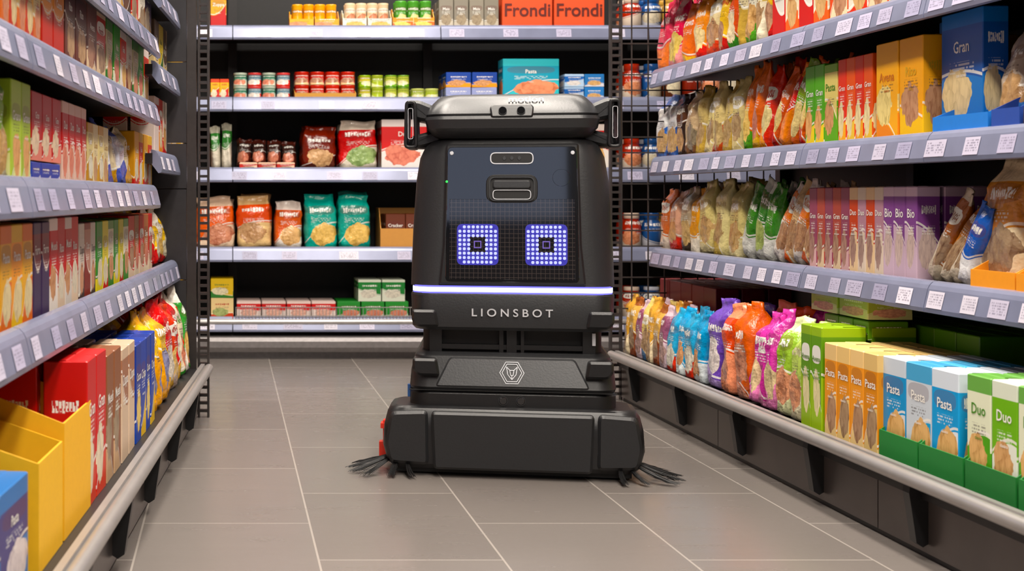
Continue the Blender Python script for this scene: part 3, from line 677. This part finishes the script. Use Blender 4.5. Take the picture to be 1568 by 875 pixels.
def loft(name,secs,mat,n=6,smooth=True):
    b=B(); rings=[[(x,y,s[0]) for x,y in rr(s[1],s[2],s[3],s[4],n)] for s in secs]
    N=len(rings[0]); V=[p for r in rings for p in r]
    F=[(k*N+i,k*N+(i+1)%N,(k+1)*N+(i+1)%N,(k+1)*N+i) for k in range(len(rings)-1) for i in range(N)]
    b.add(V,F,smooth=smooth); b.add(V,[tuple(range(N))[::-1],tuple((len(rings)-1)*N+i for i in range(N))])
    o=part(name,b,mat); 
    bm=bmesh.new(); bm.from_mesh(o.data); bmesh.ops.remove_doubles(bm,verts=bm.verts,dist=1e-6); bmesh.ops.recalc_face_normals(bm,faces=bm.faces)
    for e in bm.edges:
        if len(e.link_faces)==2 and e.calc_face_angle(0)>math.radians(28): e.smooth=False
    bm.to_mesh(o.data); bm.free()
    return o
def inset(poly,d):
    n=len(poly); out=[]
    for i in range(n):
        p0,p1,p2=[Vector(poly[(i+k)%n]) for k in(-1,0,1)]
        e1=(p1-p0).normalized(); e2=(p2-p1).normalized()
        n1=Vector((-e1.y,e1.x)); n2=Vector((-e2.y,e2.x)); m=(n1+n2)
        m=m/max(.3,m.length_squared)*2 if m.length>1e-4 else n1
        out.append(tuple(p1+m*d))
    return out
def roundpoly(poly,r,n=4):
    out=[]; N=len(poly)
    for i in range(N):
        p0,p1,p2=[Vector(poly[(i+k)%N]) for k in(-1,0,1)]
        rr_=min(r,(p0-p1).length*.45,(p2-p1).length*.45)
        a=p1+(p0-p1).normalized()*rr_; c=p1+(p2-p1).normalized()*rr_
        for k in range(n+1):
            t=k/n; out.append(tuple(a*(1-t)**2+p1*2*t*(1-t)+c*t*t))
    return out
flat0=lambda z:0.0
def plate(name,poly,mat,yb,yf,bev=.003,yfun=flat0,b=None):
    own=b is None; b=b or B(); n=len(poly); ins=inset(poly,bev)
    V=[(x,yfun(z)+yb,z) for x,z in poly]+[(x,yfun(z)+yf+bev,z) for x,z in poly]+[(x,yfun(z)+yf,z) for x,z in ins]
    F=[(k*n+i,k*n+(i+1)%n,k*n+n+(i+1)%n,k*n+n+i) for k in(0,1) for i in range(n)]
    b.add(V,F); b.add(V,[tuple(2*n+i for i in range(n)),tuple(range(n))])
    if own: return part(name,b,mat)
def rrect(cx,cz,hw,hh,r,n=5): return roundpoly([(cx-hw,cz-hh),(cx+hw,cz-hh),(cx+hw,cz+hh),(cx-hw,cz+hh)],r,n)
def ringplate(name,poly,wd,mat,yb,yf,yfun=flat0):
    b=B(); n=len(poly); ins=inset(poly,wd)
    V=[]
    for P_,y in ((poly,yb),(poly,yf),(ins,yf),(ins,yb)): V+=[(x,yfun(z)+y,z) for x,z in P_]
    F=[(k*n+i,k*n+(i+1)%n,((k+1)%4)*n+(i+1)%n,((k+1)%4)*n+i) for k in range(4) for i in range(n)]
    b.add(V,F); return part(name,b,mat)
def xbox(b,x0,x1,y0,y1,z0,z1): F0.box(b,x0,x1,y0,y1,z0,z1)

loft('brush_deck',[(.018,.285,-.045,.13,.03),(.03,.300,-.055,.14,.035),(.07,.311,-.060,.15,.04),(.12,.308,-.058,.15,.04),(.152,.300,-.052,.15,.04),(.163,.292,-.044,.14,.04),(.167,.28,-.034,.13,.035)],M_PL2)
plate('deck_front_panel',roundpoly([(-.186,.020),(.186,.020),(.192,.158),(-.192,.158)],.01),M_PL,-.03,-.072,.006)
for s in(-1,1):
    pp=[(s*.198,.028),(s*.292,.032),(s*.303,.08),(s*.290,.155),(s*.200,.160)]
    if s<0: pp=pp[::-1]
    plate('deck_wing_cap',roundpoly(pp,.014),M_PL,-.03,-.066,.007)
b=B(); xbox(b,-.28,.28,-.03,.12,.006,.02); part('skirt_rubber',b,M_GAP)
loft('chassis',[(.03,.215,.10,.56,.05),(.16,.235,.02,.58,.05)],M_GAP)
b=B()
for s in(-1,1):
    N=24; V=[(s*.19+dx,.40+.075*math.cos(2*math.pi*i/N),.075+.075*math.sin(2*math.pi*i/N)) for dx in(-.02,.02) for i in range(N)]
    b.add(V,[(i,(i+1)%N,N+(i+1)%N,N+i) for i in range(N)],smooth=True); b.add(V,[tuple(range(N)),tuple(range(N,2*N))])
part('drive_wheels',b,M_GAP)
loft('bumper_band',[(.160,.243,-.012,.58,.05),(.166,.248,-.018,.58,.05),(.196,.248,-.018,.58,.05),(.202,.244,-.012,.58,.05)],M_PL2)
b=B()
for s in(-.021,.021): plate('',[(s+.0095*math.cos(a*math.pi/8),.182+.0095*math.sin(a*math.pi/8)) for a in range(16)],None,-.01,-.021,.001,b=b)
part('sensor_lenses',b,M_GLS)
for s in(-.021,.021): ringplate('sensor_ring',[(s+.0115*math.cos(a*math.pi/8),.182+.0115*math.sin(a*math.pi/8)) for a in range(16)],.0015,M_PL3,-.015,-.0205)
yl=lambda z:(z-.212)*.31
loft('lower_body',[(.205,.246,-.014,.58,.045),(.212,.248,-.018,.58,.045),(.250,.245,-.018+yl(.25),.58,.045),(.286,.236,-.018+yl(.286),.575,.045),(.2925,.228,.014,.57,.04),(.294,.22,.024,.56,.04)],M_PL)
plate('lower_front_panel',roundpoly([(-.185,.213),(.185,.213),(.150,.284),(-.150,.284)],.01),M_PL3,.02,-.0225,.004,yfun=yl)
loft('waist_recess',[(.29,.218,.06,.54,.03),(.36,.218,.06,.54,.03)],M_GAP)
b=B()
for x0,x1 in ((-.03,-.02),(-.012,.012),(.022,.03),(-.2,-.17),(.17,.2)): xbox(b,x0,x1,.035,.065,.292,.357)
xbox(b,-.17,.17,.04,.065,.30,.312)
part('waist_struts',b,M_PL2)
b=B(); xbox(b,.192,.200,.025,.04,.315,.345); part('pale_recess_block',b,M_SIL)  # small silver block at the right of the waist recess
for s in(-1,1):
    for nm,cz,cx in (('lower_corner_pad',.262,.205),('upper_corner_pad',.380,.208)):
        pp=[(cx-.032,cz-.022),(cx+.02,cz-.022),(cx+.034,cz-.008),(cx+.034,cz+.02),(cx-.025,cz+.02)]
        pp=[(s*x,zz) for x,zz in pp]
        if s<0: pp=pp[::-1]
        plate(nm,roundpoly(pp,.008),M_PL2,.05,-.030 if cz<.3 else -.014,.006)
yf=lambda z: max(0,(z-.45))*.081
loft('tower_chin',[(.350,.236,.008,.50,.05),(.358,.243,.0,.51,.05),(.436,.246,-.002,.51,.05),(.441,.244,.0,.51,.05)],M_PL)
loft('led_seat',[(.441,.236,.006,.49,.045),(.459,.236,.006,.49,.045)],M_GAP)
loft('tower_body',[(.458,.247,.0,.51,.06),(.470,.247,.001,.51,.065),(.60,.243,.012,.50,.07),(.72,.235,.022,.48,.07),(.775,.226,.027,.47,.07),(.805,.212,.032,.45,.065),(.818,.196,.04,.44,.06)],M_PL)
loft('light_strip_diffuser',[(.4405,.2405,-.0008,.48,.047),(.4595,.2405,-.0008,.48,.047)],emis('led_strip_blue',(.13,.12,1.0),2.2))
loft('light_strip',[(.4445,.2418,-.0022,.482,.047),(.4555,.2418,-.0022,.482,.047)],emis('led_strip_core',(.66,.68,1.0),3.2))
plate('face_frame',roundpoly([(-.176,.462),(.176,.462),(.166,.56),(.160,.808),(-.160,.808),(-.166,.56)],.008),M_PL2,.03,-.012,.005,yf)
plate('screen_panel',roundpoly([(-.160,.470),(.160,.470),(.155,.800),(-.155,.800)],.012),M_GLS,.0,-.0135,.001,yf)
q=NT('dot_matrix_grid'); tc=q.new('ShaderNodeTexCoord').outputs['Object']; sp=q.new('ShaderNodeSeparateXYZ'); q.put(sp.inputs[0],tc)
fx=q.m('FRACT',q.m('ADD',q.m('DIVIDE',sp.outputs[0],.0107),.5)); fz=q.m('FRACT',q.m('DIVIDE',sp.outputs[2],.0107))
g=q.m('MAXIMUM',q.m('GREATER_THAN',fx,.88),q.m('GREATER_THAN',fz,.88))
q.put(q.b.inputs['Base Color'],q.mix(g,(.006,.006,.008),(.045,.036,.034))); q.set(Roughness=.07,Coat_Weight=.9,Coat_Roughness=.05)
plate('led_matrix',[(-.150,.476),(.150,.476),(.150,.672),(-.150,.672)],q.mat,.0,-.0145,.0005,yf)
e1=emis('led_dot_glow',(.36,.38,1.0),1.9); e2=emis('led_eye_bloom',(.06,.05,.70),.6)
for nm,cx in (('led_eye_left',-.082),('led_eye_right',.082)):
    b=B(); cz=.561; pt=.0107
    for i in range(9):
        for j in range(9):
            if 3<=i<=5 and 3<=j<=5: continue
            if i in(0,8) and j in(0,8): continue
            x=cx+(i-4)*pt; zz=cz+(j-4)*pt
            plate('',roundpoly([(x-.0036,zz-.0036),(x+.0036,zz-.0036),(x+.0036,zz+.0036),(x-.0036,zz+.0036)],.003,3),None,-.014,-.0162,.0003,yf,b=b)
    part(nm,b,e1)
    ringplate(nm+'_halo',rrect(cx,cz,.0500,.0500,.014),.031,e2,-.014,-.0152,yf)  # glowing ring stands in for the bloom around the LED dots
    ringplate(nm+'_pupil',[(cx-.009,cz-.009),(cx+.009,cz-.009),(cx+.009,cz+.009),(cx-.009,cz+.009)],.0025,emis('pupil_violet',(.25,.15,.7),.7),-.014,-.0158,yf)
plate('camera_bar',rrect(0,.772,.052,.0145,.0145),M_GAP,-.0,-.0175,.002,yf)
ringplate('camera_bar_trim',rrect(0,.772,.052,.0145,.0145),.0025,M_SIL,-.01,-.0185,yf)
b=B()
for x in(-.018,0,.018): plate('',[(x+.005*math.cos(a*math.pi/6),.772+.005*math.sin(a*math.pi/6)) for a in range(12)],None,-.015,-.0188,.0008,yf,b=b)
part('camera_bar_lenses',b,M_PL3)
plate('handle_recess',rrect(0,.697,.062,.035,.024),M_GAP,-.0,-.0155,.002,yf)
ringplate('handle_recess_trim',rrect(0,.697,.055,.030,.016),.003,M_PL3,-.01,-.0195,yf)
plate('handle_bar',rrect(0,.708,.046,.010,.008),M_PL3,-.01,-.0215,.003,yf)
ringplate('handle_lower_trim',rrect(0,.683,.046,.012,.010),.0018,M_SIL,-.01,-.0185,yf)
for nm,x in (('corner_sensor_left',-.145),('corner_sensor_right',.145)):
    plate(nm,[(x+.005*math.cos(a*math.pi/6),.785+.005*math.sin(a*math.pi/6)) for a in range(12)],M_SIL,-.01,-.0165,.001,yf)
plate('round_sensor',[(.118+.021*math.cos(a*math.pi/12),.724+.021*math.sin(a*math.pi/12)) for a in range(24)],M_GLS,-.01,-.0145,.0005,yf)
plate('status_led',[(-.157+.003*math.cos(a*math.pi/6),.715+.003*math.sin(a*math.pi/6)) for a in range(12)],emis('green_led',(.03,1,.1),1.5),-.005,-.0165,.0005,yf)
loft('neck',[(.810,.175,.06,.42,.05),(.828,.175,.06,.42,.05)],M_GAP)
loft('head_visor',[(.822,.180,.035,.44,.05),(.828,.190,.022,.45,.05),(.846,.207,.004,.46,.05),(.868,.212,.000,.47,.05),(.876,.210,.004,.47,.05)],M_PL)
loft('head_shell',[(.877,.205,.010,.47,.05),(.882,.209,.008,.47,.05),(.892,.206,.016,.47,.05),(.910,.195,.038,.46,.05),(.924,.183,.058,.45,.05),(.931,.174,.075,.44,.05),(.934,.160,.09,.42,.05)],M_PL3)
plate('head_sensor_plate',roundpoly([(-.050,.872),(.050,.872),(.053,.897),(.046,.905),(-.046,.905),(-.053,.897)],.006),M_PL2,.03,-.006,.003,lambda z:.004+max(0,(z-.885))*.9)
for nm,x in (('head_lens_left',-.022),('head_lens_right',.022)):
    pl=[(x+.0085*math.cos(a*math.pi/8),.888+.0085*math.sin(a*math.pi/8)) for a in range(16)]
    plate(nm,pl,M_GLS,.02,-.006,.001,lambda z:.0035)
    ringplate(nm+'_ring',[(x+.010*math.cos(a*math.pi/8),.888+.010*math.sin(a*math.pi/8)) for a in range(16)],.0015,M_PL3,.02,-.0065,lambda z:.0035)
text('head_lettering','motion',.030,(.035,.036,.9115),(math.radians(42),0,0),M_SIL,rob,bold=.0002)
for nm,s in (('side_handle_left',-1),('side_handle_right',1)):
    o=ringplate(nm,roundpoly([(min(s*.230,s*.266),.798),(max(s*.230,s*.266),.798),(max(s*.234,s*.263),.920),(min(s*.234,s*.263),.920)],.014),.009,M_PL2,.19,.06)
    mod=o.modifiers.new('bev','BEVEL'); mod.width=.004; mod.segments=3; mod.limit_method='ANGLE'
    pp=[(s*.19,.862),(s*.240,.872),(s*.256,.905),(s*.256,.920),(s*.230,.922),(s*.19,.905)]
    if s<0: pp=pp[::-1]
    plate(nm+'_arm',roundpoly(pp,.01),M_PL,.20,.075,.008)
    pp=[(s*.17,.815),(s*.22,.800),(s*.256,.802),(s*.249,.830),(s*.17,.850)]
    if s<0: pp=pp[::-1]
    plate(nm+'_foot',roundpoly(pp,.01),M_PL2,.20,.075,.008)
    ringplate(nm+'_slot_trim',roundpoly([(min(s*.242,s*.255),.822),(max(s*.242,s*.255),.822),(max(s*.242,s*.255),.900),(min(s*.242,s*.255),.900)],.005),.0014,M_SIL,.06,.055)
tl=text('front_lettering','LIONSBOT',.0265,(0,-.0035,.3855),(math.pi/2,0,0),M_SIL,rob,bold=.0003,space=1.55); tl.scale=(1.1,1,1)
def strokes(name,lines,w,mat,y0,yfun):
    b=B()
    for ln in lines:
        for p,q_ in zip(ln[:-1],ln[1:]):
            p=Vector(p);q2=Vector(q_); d=(q2-p).normalized(); n=Vector((-d.y,d.x))*w/2
            poly=[p-n,q2-n,q2+n,p+n]; V=[(v.x,yfun(v.y)+yy,v.y) for yy in(y0+.002,y0) for v in poly]
            b.add(V,CUBEF)
    part(name,b,mat)
cz=.2495; H=lambda r,off=0:[(r*math.cos(math.radians(60*k+off)),cz+r*math.sin(math.radians(60*k+off))) for k in range(7)]
lf=[H(.029,0),H(.0235,0),[(-.013,cz+.014),(-.010,cz-.004),(0,cz-.016),(.010,cz-.004),(.013,cz+.014)],[(-.013,cz+.014),(-.005,cz+.006),(.005,cz+.006),(.013,cz+.014)],[(-.005,cz+.006),(-.003,cz-.006),(.003,cz-.006),(.005,cz+.006)],[(0,cz-.006),(0,cz-.016)]]
strokes('lion_badge',lf,.0013,M_SIL,-.0245,yl)
b=B(); xbox(b,-.2475,.2475,-.0185,-.01,.2035,.2055); part('body_seam',b,M_GAP)
for nm,hxx,angs in (('side_brush_left',-.255,(150,176,198,220,246,275,60)),('side_brush_right',.255,(30,4,-18,-40,-66,-95,120))):
    b=B(); hy=.0
    N=16; V=[(hxx+.035*math.cos(2*math.pi*i/N),hy+.035*math.sin(2*math.pi*i/N),zz) for zz in(.018,.045) for i in range(N)]
    b.add(V,[(i,(i+1)%N,N+(i+1)%N,N+i) for i in range(N)]); b.add(V,[tuple(range(N)),tuple(range(N,2*N))])
    for k,ad in enumerate(angs):
        ang=math.radians(ad)
        LL=.150 if abs(math.cos(ang))>.75 else .115
        for h in range(30):
            sp_=R.uniform(-1,1); L=LL*R.uniform(.82,1.02); pts=[]
            for t in (0,.3,.6,.85,1):
                r=.03+(L-.03)*t; aa=ang+sp_*(.09-.01*t)+.12*t*t
                pts.append(Vector((hxx+r*math.cos(aa),hy+r*math.sin(aa),.042-.038*(t**.9)+R.uniform(0,.004))))
            V=[];w=.0012
            for i,p in enumerate(pts):
                ww=w*(1-.7*i/4)
                pr=Vector((-math.sin(ang),math.cos(ang),0))*ww
                V+=[p+pr,p+Vector((0,0,ww)),p-pr,p-Vector((0,0,ww*.8))]
            b.add(V,[(i*4+j,i*4+(j+1)%4,i*4+4+(j+1)%4,i*4+4+j) for i in range(4) for j in range(4)])
    part(nm,b,M_GAP)
b=B(); xbox(b,-.332,-.28,.12,.15,.012,.05); xbox(b,-.322,-.29,.12,.15,.05,.105); xbox(b,-.328,-.305,.115,.155,.085,.098); xbox(b,-.30,-.2,.125,.145,.05,.07); part('squeegee_bracket',b,plain('red_plastic',hx('#d8321e'),.4))
b=B(); xbox(b,-.254,-.246,.03,.05,.18,.21); part('blue_latch',b,plain('blue_plastic',hx('#24508c'),.4))

# ------------------------------------------------------------------ camera / world
w=bpy.data.worlds.new('World'); scene.world=w; w.use_nodes=True; w.node_tree.nodes['Background'].inputs[0].default_value=(.5,.47,.45,1); w.node_tree.nodes['Background'].inputs[1].default_value=.2
cam=bpy.data.cameras.new('camera'); co=bpy.data.objects.new('camera',cam); COL.objects.link(co)
co.location=(0,0,.68); co.rotation_euler=(math.pi/2,0,0)
cam.sensor_width=36; cam.lens=2200/1568*36; cam.shift_x=(784-350)/1568; cam.shift_y=-137.5/1568; cam.clip_start=.02
cam.dof.use_dof=True; cam.dof.focus_distance=3.45; cam.dof.aperture_fstop=7.0
scene.camera=co
scene.view_settings.view_transform='Standard'; scene.view_settings.exposure=0.0
